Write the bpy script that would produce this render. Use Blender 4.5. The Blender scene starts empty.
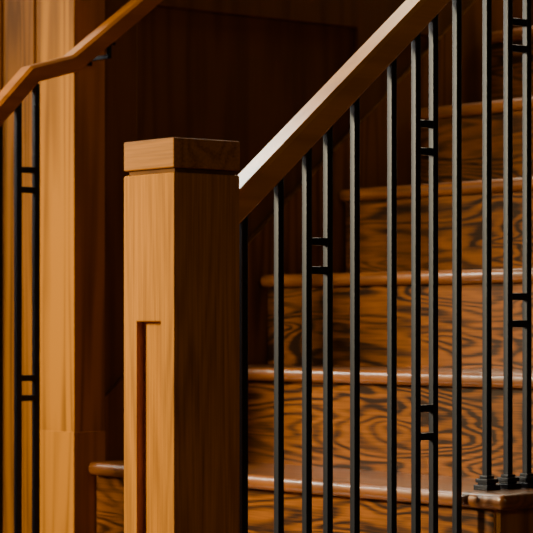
import bpy, bmesh, math
from mathutils import Vector, Matrix
scene = bpy.context.scene
COL = scene.collection
RISE, RUN, T3 = 0.20, 0.2346, 0.61      # stair rise / going, x of the third nosing
EYE = 0.888
M = 0.8525                              # rail pitch

# ------------------------------------------------------------------ materials
def wood(name, light, dark, axis='Z', contour=9.0, cstr=0.6, scale=1.0, rough=0.35, coat=0.3, fine=0.35, bump=0.05, stretch=0.16, sharp=1.6, coatr=0.25, detail=2.0, patch=0.35, spec=0.5, nrough=0.4, dist=0.2):
    m = bpy.data.materials.new(name); m.use_nodes = True
    nt = m.node_tree; N = nt.nodes; L = nt.links
    b = N['Principled BSDF']
    tc = N.new('ShaderNodeTexCoord'); oi = N.new('ShaderNodeObjectInfo')
    mul = N.new('ShaderNodeVectorMath'); mul.operation = 'SCALE'
    comb = N.new('ShaderNodeCombineXYZ')
    for i in range(3): L.new(oi.outputs['Random'], comb.inputs[i])
    L.new(comb.outputs[0], mul.inputs[0]); mul.inputs['Scale'].default_value = 17.0
    add = N.new('ShaderNodeVectorMath'); add.operation = 'ADD'
    L.new(tc.outputs['Object'], add.inputs[0]); L.new(mul.outputs[0], add.inputs[1])
    def mapped(sc):
        mp = N.new('ShaderNodeMapping'); L.new(add.outputs[0], mp.inputs['Vector'])
        mp.inputs['Scale'].default_value = sc
        return mp
    def ax(lo, hi):
        return {'X': (lo, hi, hi), 'Y': (hi, lo, hi), 'Z': (hi, hi, lo)}[axis]
    mp1 = mapped(ax(stretch*9*scale, 9*scale))
    n1 = N.new('ShaderNodeTexNoise'); n1.inputs['Scale'].default_value = 1.0
    n1.inputs['Detail'].default_value = detail; n1.inputs['Roughness'].default_value = nrough
    n1.inputs['Distortion'].default_value = dist
    L.new(mp1.outputs[0], n1.inputs['Vector'])
    mm = N.new('ShaderNodeMath'); mm.operation = 'MULTIPLY'; mm.inputs[1].default_value = contour*6.283
    L.new(n1.outputs['Fac'], mm.inputs[0])
    sn = N.new('ShaderNodeMath'); sn.operation = 'SINE'; L.new(mm.outputs[0], sn.inputs[0])
    mr = N.new('ShaderNodeMapRange'); mr.inputs['From Min'].default_value = -1.0
    mr.inputs['To Min'].default_value = 0.0; mr.inputs['To Max'].default_value = 1.0
    L.new(sn.outputs[0], mr.inputs['Value'])
    pw = N.new('ShaderNodeMath'); pw.operation = 'POWER'; pw.inputs[1].default_value = sharp
    L.new(mr.outputs[0], pw.inputs[0])
    mp2 = mapped(ax(7*scale, 260*scale))
    n2 = N.new('ShaderNodeTexNoise'); n2.inputs['Scale'].default_value = 1.0; n2.inputs['Detail'].default_value = 4
    L.new(mp2.outputs[0], n2.inputs['Vector'])
    mp3 = mapped(ax(1.5, 5.0))
    n3 = N.new('ShaderNodeTexNoise'); n3.inputs['Scale'].default_value = 1.0; n3.inputs['Detail'].default_value = 2
    L.new(mp3.outputs[0], n3.inputs['Vector'])
    mp4 = mapped(ax(3.0, 8.0))
    n4 = N.new('ShaderNodeTexNoise'); n4.inputs['Scale'].default_value = 1.0; n4.inputs['Detail'].default_value = 1
    L.new(mp4.outputs[0], n4.inputs['Vector'])
    r4 = N.new('ShaderNodeMapRange'); r4.inputs['From Min'].default_value = 0.3; r4.inputs['From Max'].default_value = 0.65
    r4.inputs['To Min'].default_value = 0.45*cstr; r4.inputs['To Max'].default_value = cstr
    L.new(n4.outputs['Fac'], r4.inputs['Value'])
    s1 = N.new('ShaderNodeMath'); s1.operation = 'MULTIPLY'
    L.new(pw.outputs[0], s1.inputs[0]); L.new(r4.outputs[0], s1.inputs[1])
    s2 = N.new('ShaderNodeMath'); s2.operation = 'MULTIPLY_ADD'; s2.inputs[1].default_value = fine
    L.new(n2.outputs['Fac'], s2.inputs[0]); L.new(s1.outputs[0], s2.inputs[2])
    s3 = N.new('ShaderNodeMath'); s3.operation = 'MULTIPLY_ADD'; s3.inputs[1].default_value = patch
    L.new(n3.outputs['Fac'], s3.inputs[0]); L.new(s2.outputs[0], s3.inputs[2])
    s4 = N.new('ShaderNodeMath'); s4.operation = 'SUBTRACT'; s4.inputs[1].default_value = patch*.5+fine*0.35; s4.use_clamp = True
    L.new(s3.outputs[0], s4.inputs[0])
    mix = N.new('ShaderNodeMix'); mix.data_type = 'RGBA'
    mix.inputs['A'].default_value = (*light, 1); mix.inputs['B'].default_value = (*dark, 1)
    L.new(s4.outputs[0], mix.inputs['Factor'])
    L.new(mix.outputs['Result'], b.inputs['Base Color'])
    b.inputs['Roughness'].default_value = rough
    b.inputs['Specular IOR Level'].default_value = spec
    b.inputs['Coat Weight'].default_value = coat; b.inputs['Coat Roughness'].default_value = coatr
    bp = N.new('ShaderNodeBump'); bp.inputs['Strength'].default_value = bump; bp.inputs['Distance'].default_value = 0.002
    L.new(s2.outputs[0], bp.inputs['Height']); L.new(bp.outputs[0], b.inputs['Normal'])
    return m

def iron(name):
    m = bpy.data.materials.new(name); m.use_nodes = True
    nt = m.node_tree; b = nt.nodes['Principled BSDF']
    n = nt.nodes.new('ShaderNodeTexNoise'); n.inputs['Scale'].default_value = 90
    tc = nt.nodes.new('ShaderNodeTexCoord'); nt.links.new(tc.outputs['Object'], n.inputs['Vector'])
    r = nt.nodes.new('ShaderNodeValToRGB')
    r.color_ramp.elements[0].color = (0.007, 0.0078, 0.013, 1); r.color_ramp.elements[1].color = (0.012, 0.013, 0.021, 1)
    nt.links.new(n.outputs['Fac'], r.inputs[0]); nt.links.new(r.outputs[0], b.inputs['Base Color'])
    b.inputs['Roughness'].default_value = 0.36; b.inputs['Metallic'].default_value = 0.0
    b.inputs['Specular IOR Level'].default_value = 0.4
    b.inputs['Specular Tint'].default_value = (0.80, 0.85, 1.0, 1)
    return m

W_NEWEL = wood('oak_newel', (0.50, 0.195, 0.014), (0.16, 0.056, 0.004), 'Z', contour=18, cstr=0.32, rough=0.65, coat=0.0, stretch=0.05, fine=1.3, bump=0.12, spec=0.08)
W_CAP = wood('oak_cap', (0.42, 0.160, 0.013), (0.13, 0.044, 0.004), 'Y', contour=14, cstr=0.4, rough=0.6, coat=0.0, stretch=0.1, fine=1.3, bump=0.12, spec=0.12)
W_RAIL = wood('oak_rail', (0.56, 0.215, 0.014), (0.24, 0.082, 0.006), 'X', contour=5, cstr=0.4, rough=0.55, coat=0.8, stretch=0.08, coatr=0.27, bump=0.02, spec=0.08)
W_RAILF = wood('oak_far_rail', (0.44, 0.148, 0.011), (0.18, 0.055, 0.005), 'X', contour=5, cstr=0.4, rough=0.45, coat=0.9, stretch=0.08, coatr=0.18, bump=0.02, spec=0.2)
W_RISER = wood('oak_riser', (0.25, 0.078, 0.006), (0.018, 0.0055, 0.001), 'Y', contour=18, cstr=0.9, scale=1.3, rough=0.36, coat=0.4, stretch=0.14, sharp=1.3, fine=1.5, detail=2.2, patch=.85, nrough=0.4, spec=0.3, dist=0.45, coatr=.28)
W_TREAD = wood('oak_tread', (0.26, 0.080, 0.007), (0.09, 0.026, 0.002), 'Y', contour=10, cstr=0.7, rough=0.40, coat=1.0, stretch=0.12, coatr=0.26, spec=0.5, fine=.8)
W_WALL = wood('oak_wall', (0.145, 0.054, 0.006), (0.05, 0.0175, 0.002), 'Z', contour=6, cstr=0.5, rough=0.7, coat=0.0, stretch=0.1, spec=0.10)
W_PIL = wood('oak_pilaster', (0.40, 0.155, 0.012), (0.08, 0.028, 0.003), 'Z', contour=9, cstr=0.7, rough=0.55, coat=0.0, stretch=0.05, spec=0.08, patch=1.3)
W_HALL = wood('oak_hall_panel', (0.23, 0.084, 0.008), (0.06, 0.021, 0.002), 'Z', contour=9, cstr=0.7, rough=0.55, coat=0.0, stretch=0.05, spec=0.08, patch=1.3)
W_FLOOR = wood('oak_floor', (0.25, 0.10, 0.03), (0.09, 0.03, 0.01), 'X', contour=5, cstr=0.5, rough=0.35, coat=0.3)
IRON = iron('black_iron')
IRON2 = iron('dark_bracket_iron')
IRON2.node_tree.nodes['Principled BSDF'].inputs['Specular IOR Level'].default_value = 0.08
IRON2.node_tree.nodes['Principled BSDF'].inputs['Roughness'].default_value = 0.6

# ------------------------------------------------------------------ helpers
def finish(o, mat, smooth=False):
    o.data.materials.append(mat); COL.objects.link(o)
    for p in o.data.polygons: p.use_smooth = smooth
    return o

def from_bm(bm, name, origin, mat, parent=None, bevel=0, seg=2):
    bmesh.ops.recalc_face_normals(bm, faces=bm.faces)
    me = bpy.data.meshes.new(name)
    for v in bm.verts: v.co -= Vector(origin)
    bm.to_mesh(me); bm.free()
    o = bpy.data.objects.new(name, me)
    finish(o, mat)
    o.location = Vector(origin)
    if parent is not None:
        o.parent = parent; o.location = Vector(origin) - parent.location
    if bevel:
        mod = o.modifiers.new('bevel', 'BEVEL'); mod.width = bevel; mod.segments = seg; mod.limit_method = 'ANGLE'
        for p in me.polygons: p.use_smooth = True
        w = o.modifiers.new('wn', 'WEIGHTED_NORMAL')
    return o

def add_box(bm, x0, x1, y0, y1, z0, z1):
    r = bmesh.ops.create_cube(bm, size=1)
    for v in r['verts']:
        v.co = Vector(((x0+x1)/2 + v.co.x*(x1-x0), (y0+y1)/2 + v.co.y*(y1-y0), (z0+z1)/2 + v.co.z*(z1-z0)))

def box(name, x0, x1, y0, y1, z0, z1, mat, parent=None, bevel=0, seg=2):
    bm = bmesh.new(); add_box(bm, x0, x1, y0, y1, z0, z1)
    return from_bm(bm, name, ((x0+x1)/2, (y0+y1)/2, (z0+z1)/2), mat, parent, bevel, seg)

def empty(name, loc, label, cat, group=None):
    e = bpy.data.objects.new(name, None); e.location = loc; e.empty_display_size = 0.05
    COL.objects.link(e); e['label'] = label; e['category'] = cat
    if group: e['group'] = group
    return e

def extrude_poly(name, pts_xz, y0, y1, mat, parent=None, bevel=0):
    bm = bmesh.new()
    a = [bm.verts.new((x, y0, z)) for x, z in pts_xz]
    b = [bm.verts.new((x, y1, z)) for x, z in pts_xz]
    n = len(a)
    bm.faces.new(a); bm.faces.new(b[::-1])
    for i in range(n):
        j = (i+1) % n
        bm.faces.new((a[i], a[j], b[j], b[i]))
    cx = sum(p[0] for p in pts_xz)/n; cz = sum(p[1] for p in pts_xz)/n
    return from_bm(bm, name, (cx, (y0+y1)/2, cz), mat, parent, bevel)

def sweep_rail(name, path, yc, prof, mat, parent=None):
    bm = bmesh.new(); rings = []
    for i, (x, z) in enumerate(path):
        p = Vector((x, z))
        d0 = (p - Vector(path[i-1])).normalized() if i > 0 else None
        d1 = (Vector(path[i+1]) - p).normalized() if i < len(path)-1 else None
        if d0 is None or d1 is None:        # plumb-cut ends
            d = d1 if d0 is None else d0
            nb = Vector((0, 1)); k = 1/abs(d.x)
        else:
            n0 = Vector((-d0.y, d0.x)); n1 = Vector((-d1.y, d1.x))
            nb = (n0+n1).normalized(); k = 1/max(0.3, nb.dot(n0))
        rings.append([bm.verts.new((x + nb.x*h*k, yc+y, z + nb.y*h*k)) for y, h in prof])
    m = len(prof)
    for r0, r1 in zip(rings, rings[1:]):
        for i in range(m):
            j = (i+1) % m
            bm.faces.new((r0[i], r0[j], r1[j], r1[i]))
    bm.faces.new(rings[0][::-1]); bm.faces.new(rings[-1])
    return from_bm(bm, name, (path[0][0], yc, path[0][1]), mat, parent)

PROF = [(-.023, -.0205), (.023, -.0205), (.026, -.017), (.026, .0135), (.020, .0205), (-.020, .0205), (-.026, .0135), (-.026, -.017)]

# ------------------------------------------------------------------ newels
w = 0.1291; h = w/2
TOP = 1.174
def recess(bm, x, y0, y1, z0, z1, depth, yc):
    f = [f for f in bm.faces if all(abs(v.co.x-x) < 1e-5 for v in f.verts)][0]
    bmesh.ops.delete(bm, geom=[f], context='FACES_ONLY')
    o = {}
    for v in bm.verts:
        if abs(v.co.x-x) < 1e-5: o[(v.co.y > yc, v.co.z > 0.5)] = v
    O = [o[(False, False)], o[(True, False)], o[(True, True)], o[(False, True)]]
    I = [bm.verts.new((x, a, b)) for a, b in ((y0, z0), (y1, z0), (y1, z1), (y0, z1))]
    D = [bm.verts.new((x+depth, a, b)) for a, b in ((y0, z0), (y1, z0), (y1, z1), (y0, z1))]
    for i in range(4):
        j = (i+1) % 4
        bm.faces.new((O[i], O[j], I[j], I[i])); bm.faces.new((I[i], I[j], D[j], D[i]))
    bm.faces.new(D)
def make_newel(yc):
    newel = empty('newel_post', (0, yc, 0), 'square oak newel post with flat cap and recessed panel', 'newel post', 'newel posts at the foot of the stairs')
    bm = bmesh.new()
    zt = TOP-0.053
    add_box(bm, -h, h, yc-h, yc+h, 0, zt)
    bm.faces.ensure_lookup_table()
    recess(bm, -h, yc-0.031, yc+0.031, 0.18, EYE+0.005, 0.012, yc)
    from_bm(bm, 'shaft', (0, yc, zt/2), W_NEWEL, newel, 0.0022)
    box('neck', -h+0.006, h-0.006, yc-h+0.006, yc+h-0.006, zt-0.001, TOP-0.045, W_WALL, newel)
    box('cap', -h-0.0005, h+0.0005, yc-h-0.0005, yc+h+0.0005, TOP-0.046, TOP, W_CAP, newel, 0.0025, 2)
SF = 1.05
make_newel(0.0)
make_newel(SF)  # out-of-view newel ending the far rail, added to shade the step ends

# ------------------------------------------------------------------ staircase
stairs = empty('staircase', (T3, 0.5, 0), 'polished stained oak staircase with strong grain', 'staircase')
YL, YR = 1.125, -0.10
NT = 0.028
def front(k): return T3+(k-3)*RUN if k > 1 else 0.085
NST = 10
for k in range(1, NST+1):
    x0 = front(k); x1 = front(k+1)+0.045
    if k == NST: x1 = 4.0
    box('tread', x0, x1, YR, YL, k*RISE-NT, k*RISE, W_TREAD, stairs, 0.012, 5)
    box('riser', x0+0.026, x0+0.043, -0.052, YL, (k-1)*RISE, k*RISE-NT, W_RISER, stairs)
pts = [(front(1)+0.026, 0.0)]
for k in range(1, NST+1):
    pts.append((front(k)+0.026, k*RISE-NT))
    nx = front(k+1)+0.026 if k < NST else 4.0
    pts.append((nx, k*RISE-NT))
pts.append((4.0, 0.0))
extrude_poly('stringer', pts, -0.068, -0.052, W_PIL, stairs)

# ------------------------------------------------------------------ near rail
def rail_z(t): return EYE+0.1028+M*t
rail = empty('handrail', (h, 0, rail_z(h)), 'sloping polished oak handrail running from the newel post', 'handrail')
sweep_rail('rail', [(h-0.001, rail_z(h)), (1.45, rail_z(1.45))], 0, PROF, W_RAIL, rail)

A = 0.0062
def tread_z(t):
    k = 0
    for i in range(1, NST+1):
        if t > front(i): k = i
    return k*RISE
def bar(name, t, s, z0, z1, parent):
    box(name, t-A, t+A, s-A, s+A, z0, z1, IRON, parent, 0.0014, 2)
def shoe(t, s, z, parent):
    bm = bmesh.new()
    for a, z0, z1 in ((0.0170, z, z+0.009), (0.0115, z+0.0088, z+0.0125), (0.0145, z+0.0123, z+0.0195), (0.0095, z+.0193, z+.025)):
        add_box(bm, t-a, t+a, s-a, s+a, z0, z1)
    from_bm(bm, 'shoe', (t, s, z+0.012), IRON, parent, 0.0012)
G = 'iron balusters under the near handrail'
def plain(t, s=0, zr=None, group=G, z0=None):
    z0 = tread_z(t) if z0 is None else z0
    zr = rail_z(t) if zr is None else zr
    e = empty('baluster', (t, s, z0), 'plain square black iron baluster on a stair tread', 'baluster', group)
    bar('bar', t, s, z0, zr-0.022, e); shoe(t, s, z0, e)
def pair(ta, tb, s=0, zra=None, zrb=None, rungs=None, group=G):
    tm = (ta+tb)/2; z0 = min(tread_z(ta), tread_z(tb))
    e = empty('ladder_baluster', (tm, s, z0), 'double black iron baluster joined by short rungs', 'baluster', group)
    zra = rail_z(ta) if zra is None else zra; zrb = rail_z(tb) if zrb is None else zrb
    bar('bar', ta, s, z0, zra-0.022, e); bar('bar', tb, s, z0, zrb-0.022, e)
    shoe(ta, s, z0, e); shoe(tb, s, z0, e)
    if rungs is None:
        r = rail_z(tm); rungs = [r-0.205, r-0.252, r-0.690, r-0.738]
        if ta < .3: rungs[2:] = [r-.71, r-.758]
    for z in rungs:
        box('rung', ta, tb+0.002, s-A+0.0005, s+A-0.0005, z-0.0062, z+0.0062, IRON, e, 0.001, 1)
for t in (.1229, .1978, .3624, .4460, .5986, .6716, .829, .906, 1.064, 1.141): plain(t)
for a, b in ((.2574, .3029), (.5015, .5425), (.7238, .7717), (.962, 1.005)): pair(a, b)

# ------------------------------------------------------------------ far rail
path = [(h-0.001, EYE+.508-1.03*(.4175-h)), (.4175, EYE+.508), (.518, EYE+.537), (1.6, EYE+.537+.766*(1.6-.518))]
rail2 = empty('handrail', (path[1][0], SF, path[1][1]), 'polished oak handrail with level easing fixed beside a wooden pilaster', 'handrail')
sweep_rail('rail', path, SF, [(a*.85, b*.85) for a, b in PROF], W_RAILF, rail2)
def far_z(t):
    for (x0, z0), (x1, z1) in zip(path, path[1:]):
        if x0 <= t <= x1: return z0+(z1-z0)*(t-x0)/(x1-x0)
bm = bmesh.new()
bx = 0.615; bz = far_z(bx)-0.022
add_box(bm, bx-0.010, bx+0.010, SF-0.010, SF+0.010, bz-0.006, bz)
add_box(bm, bx-0.004, bx+0.004, SF-0.004, SF+0.004, bz-0.03, bz-0.004)
add_box(bm, bx-0.004, bx+0.004, SF-0.004, 1.128, bz-0.034, bz-0.026)
add_box(bm, bx-0.010, bx+0.010, 1.124, 1.131, bz-0.042, bz-0.018)
from_bm(bm, 'bracket', (bx, SF, bz), IRON2, rail2, 0.001)
G2 = 'iron balusters under the far handrail'
pair(.3885, .4320, SF, far_z(.3885), far_z(.4320), [EYE+.314, EYE+.2736, EYE-.1074, EYE-.148], G2)
plain(.342, SF, far_z(.342), G2)
plain(.265, SF, far_z(.265), G2)

# ------------------------------------------------------------------ setting
def struct(o): o['kind'] = 'structure'; return o
H = 3.4
pil = empty('pilaster', (.62, 1.19, 0), 'tall square light oak pilaster at the end of the stair wall', 'pilaster')
box('post', .5815, .6615, 1.13, 1.257, 0.0, H, W_PIL, pil, 0.002)
box('plinth', .5805, .6615, 1.1292, 1.257, 0.0, EYE-.225, W_PIL, pil, 0.001)
# stair wall; unseen window opening added up high to admit sheen light
WX0, WX1, WZ0, WZ1 = .80, 3.3, 1.85, 3.1
bm = bmesh.new()
add_box(bm, .6615, 4.1, 1.155, 1.25, 0, WZ0)
add_box(bm, .6615, 4.1, 1.155, 1.25, WZ1, H)
add_box(bm, .6615, WX0, 1.155, 1.25, WZ0, WZ1)
add_box(bm, WX1, 4.1, 1.155, 1.25, WZ0, WZ1)
for t in (.665, 1.39, 2.0, 2.7, 3.4):
    add_box(bm, t, t+.09, 1.140, 1.156, 0, WZ0)
add_box(bm, .665, 4.1, 1.1405, 1.156, WZ0-.27, WZ0)
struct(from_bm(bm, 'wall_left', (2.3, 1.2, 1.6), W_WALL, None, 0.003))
bm = bmesh.new()
for t in (WX0, WX0+.82, WX0+1.64, WX1-.04):
    add_box(bm, t, t+.04, 1.17, 1.21, WZ0, WZ1)
add_box(bm, WX0, WX1, 1.17, 1.21, WZ0, WZ0+.03); add_box(bm, WX0, WX1, 1.17, 1.21, WZ1-.03, WZ1)
struct(from_bm(bm, 'added_window_1', (2.0, 1.19, 2.4), W_WALL))  # unseen frame for the added opening
nz = lambda t: .6+M*(t-T3)
struct(extrude_poly('trim_1', [(.6615, nz(.6615)-.5), (.6615, nz(.6615)+.09), (2.4, nz(2.4)+.09), (2.4, nz(2.4)-.5)], 1.130, 1.150, W_HALL))
bm = bmesh.new()
add_box(bm, .62, .6605, 1.257, 4.5, 0, H)
for s, ww, dd in ((1.33, .05, .007), (1.46, .06, .010), (2.1, .06, .02), (2.6, .06, .02), (3.1, .06, .02)):
    add_box(bm, .621-dd, .621, s, s+ww, 0, H)
add_box(bm, .598, .621, 1.257, 4.5, 0, .17)
add_box(bm, .6035, .621, 1.257, 4.5, 2.2, 2.3)
struct(from_bm(bm, 'wall_front', (.62, 2.8, 1.6), W_HALL, None, 0.003))
struct(box('wall_back', 4.1, 4.2, -3.0, 1.25, 0, H, W_WALL))
struct(box('floor', -6, 4.2, -6, 4.5, -0.1, 0, W_FLOOR))

# ------------------------------------------------------------------ lights
def area(name, loc, target, size, power, color, sy=None, spread=180):
    l = bpy.data.lights.new(name, 'AREA'); l.size = size; l.energy = power; l.color = color
    l.spread = math.radians(spread)
    if sy: l.shape = 'RECTANGLE'; l.size_y = sy
    o = bpy.data.objects.new(name, l); o.location = loc
    o.rotation_euler = (Vector(target)-Vector(loc)).to_track_quat('-Z', 'Y').to_euler()
    COL.objects.link(o); return o
area('window_light', (-1.55, 1.25, 1.55), (.15, .5, .75), 0.35, 37, (1.0, 0.82, 0.48), 0.6, 95)
area('nosing_glint_light', (-.75, 2.6, 2.1), (.8, .4, .6), 0.6, 10, (1.0, 0.93, 0.78), 0.5, 80)  # added lamp out of view, for glints on nosings and risers
area('rail_sheen_light', (.46, 1.8, 2.54), (.2, 0, 1.2), 0.25, 4.5, (1.0, 0.93, 0.78), 0.5, 90)  # added lamp, aimed to mirror in the near rail's top face
area('tread_sheen_light', (2.05, 1.35, 2.48), (1.4, 0, 1.2), 2.4, 75, (1.0, 0.87, 0.62), 1.15)  # added lamp in the wall opening, puts sheen on treads and rail
area('fill_light', (-.5, -5.5, 3.0), (.3, .3, .9), 1.5, 22, (1.0, 0.78, 0.42), 1.5)  # added fill from the camera side, lifts the newel's right face
wd = bpy.data.worlds.new('world'); scene.world = wd; wd.use_nodes = True
wd.node_tree.nodes['Background'].inputs[0].default_value = (0.9, 0.75, 0.6, 1)
wd.node_tree.nodes['Background'].inputs[1].default_value = 0.008

# ------------------------------------------------------------------ camera
cam = bpy.data.cameras.new('camera'); co = bpy.data.objects.new('camera', cam); COL.objects.link(co)
co.location = (-2.1869, -2.8510, EYE)
co.rotation_euler = (math.radians(90), 0, math.radians(-39.6))
cam.sensor_width = 36; cam.lens = 36*2300/533
cam.shift_y = 58.5/533
cam.dof.use_dof = True; cam.dof.focus_distance = 3.85; cam.dof.aperture_fstop = 9
scene.camera = co
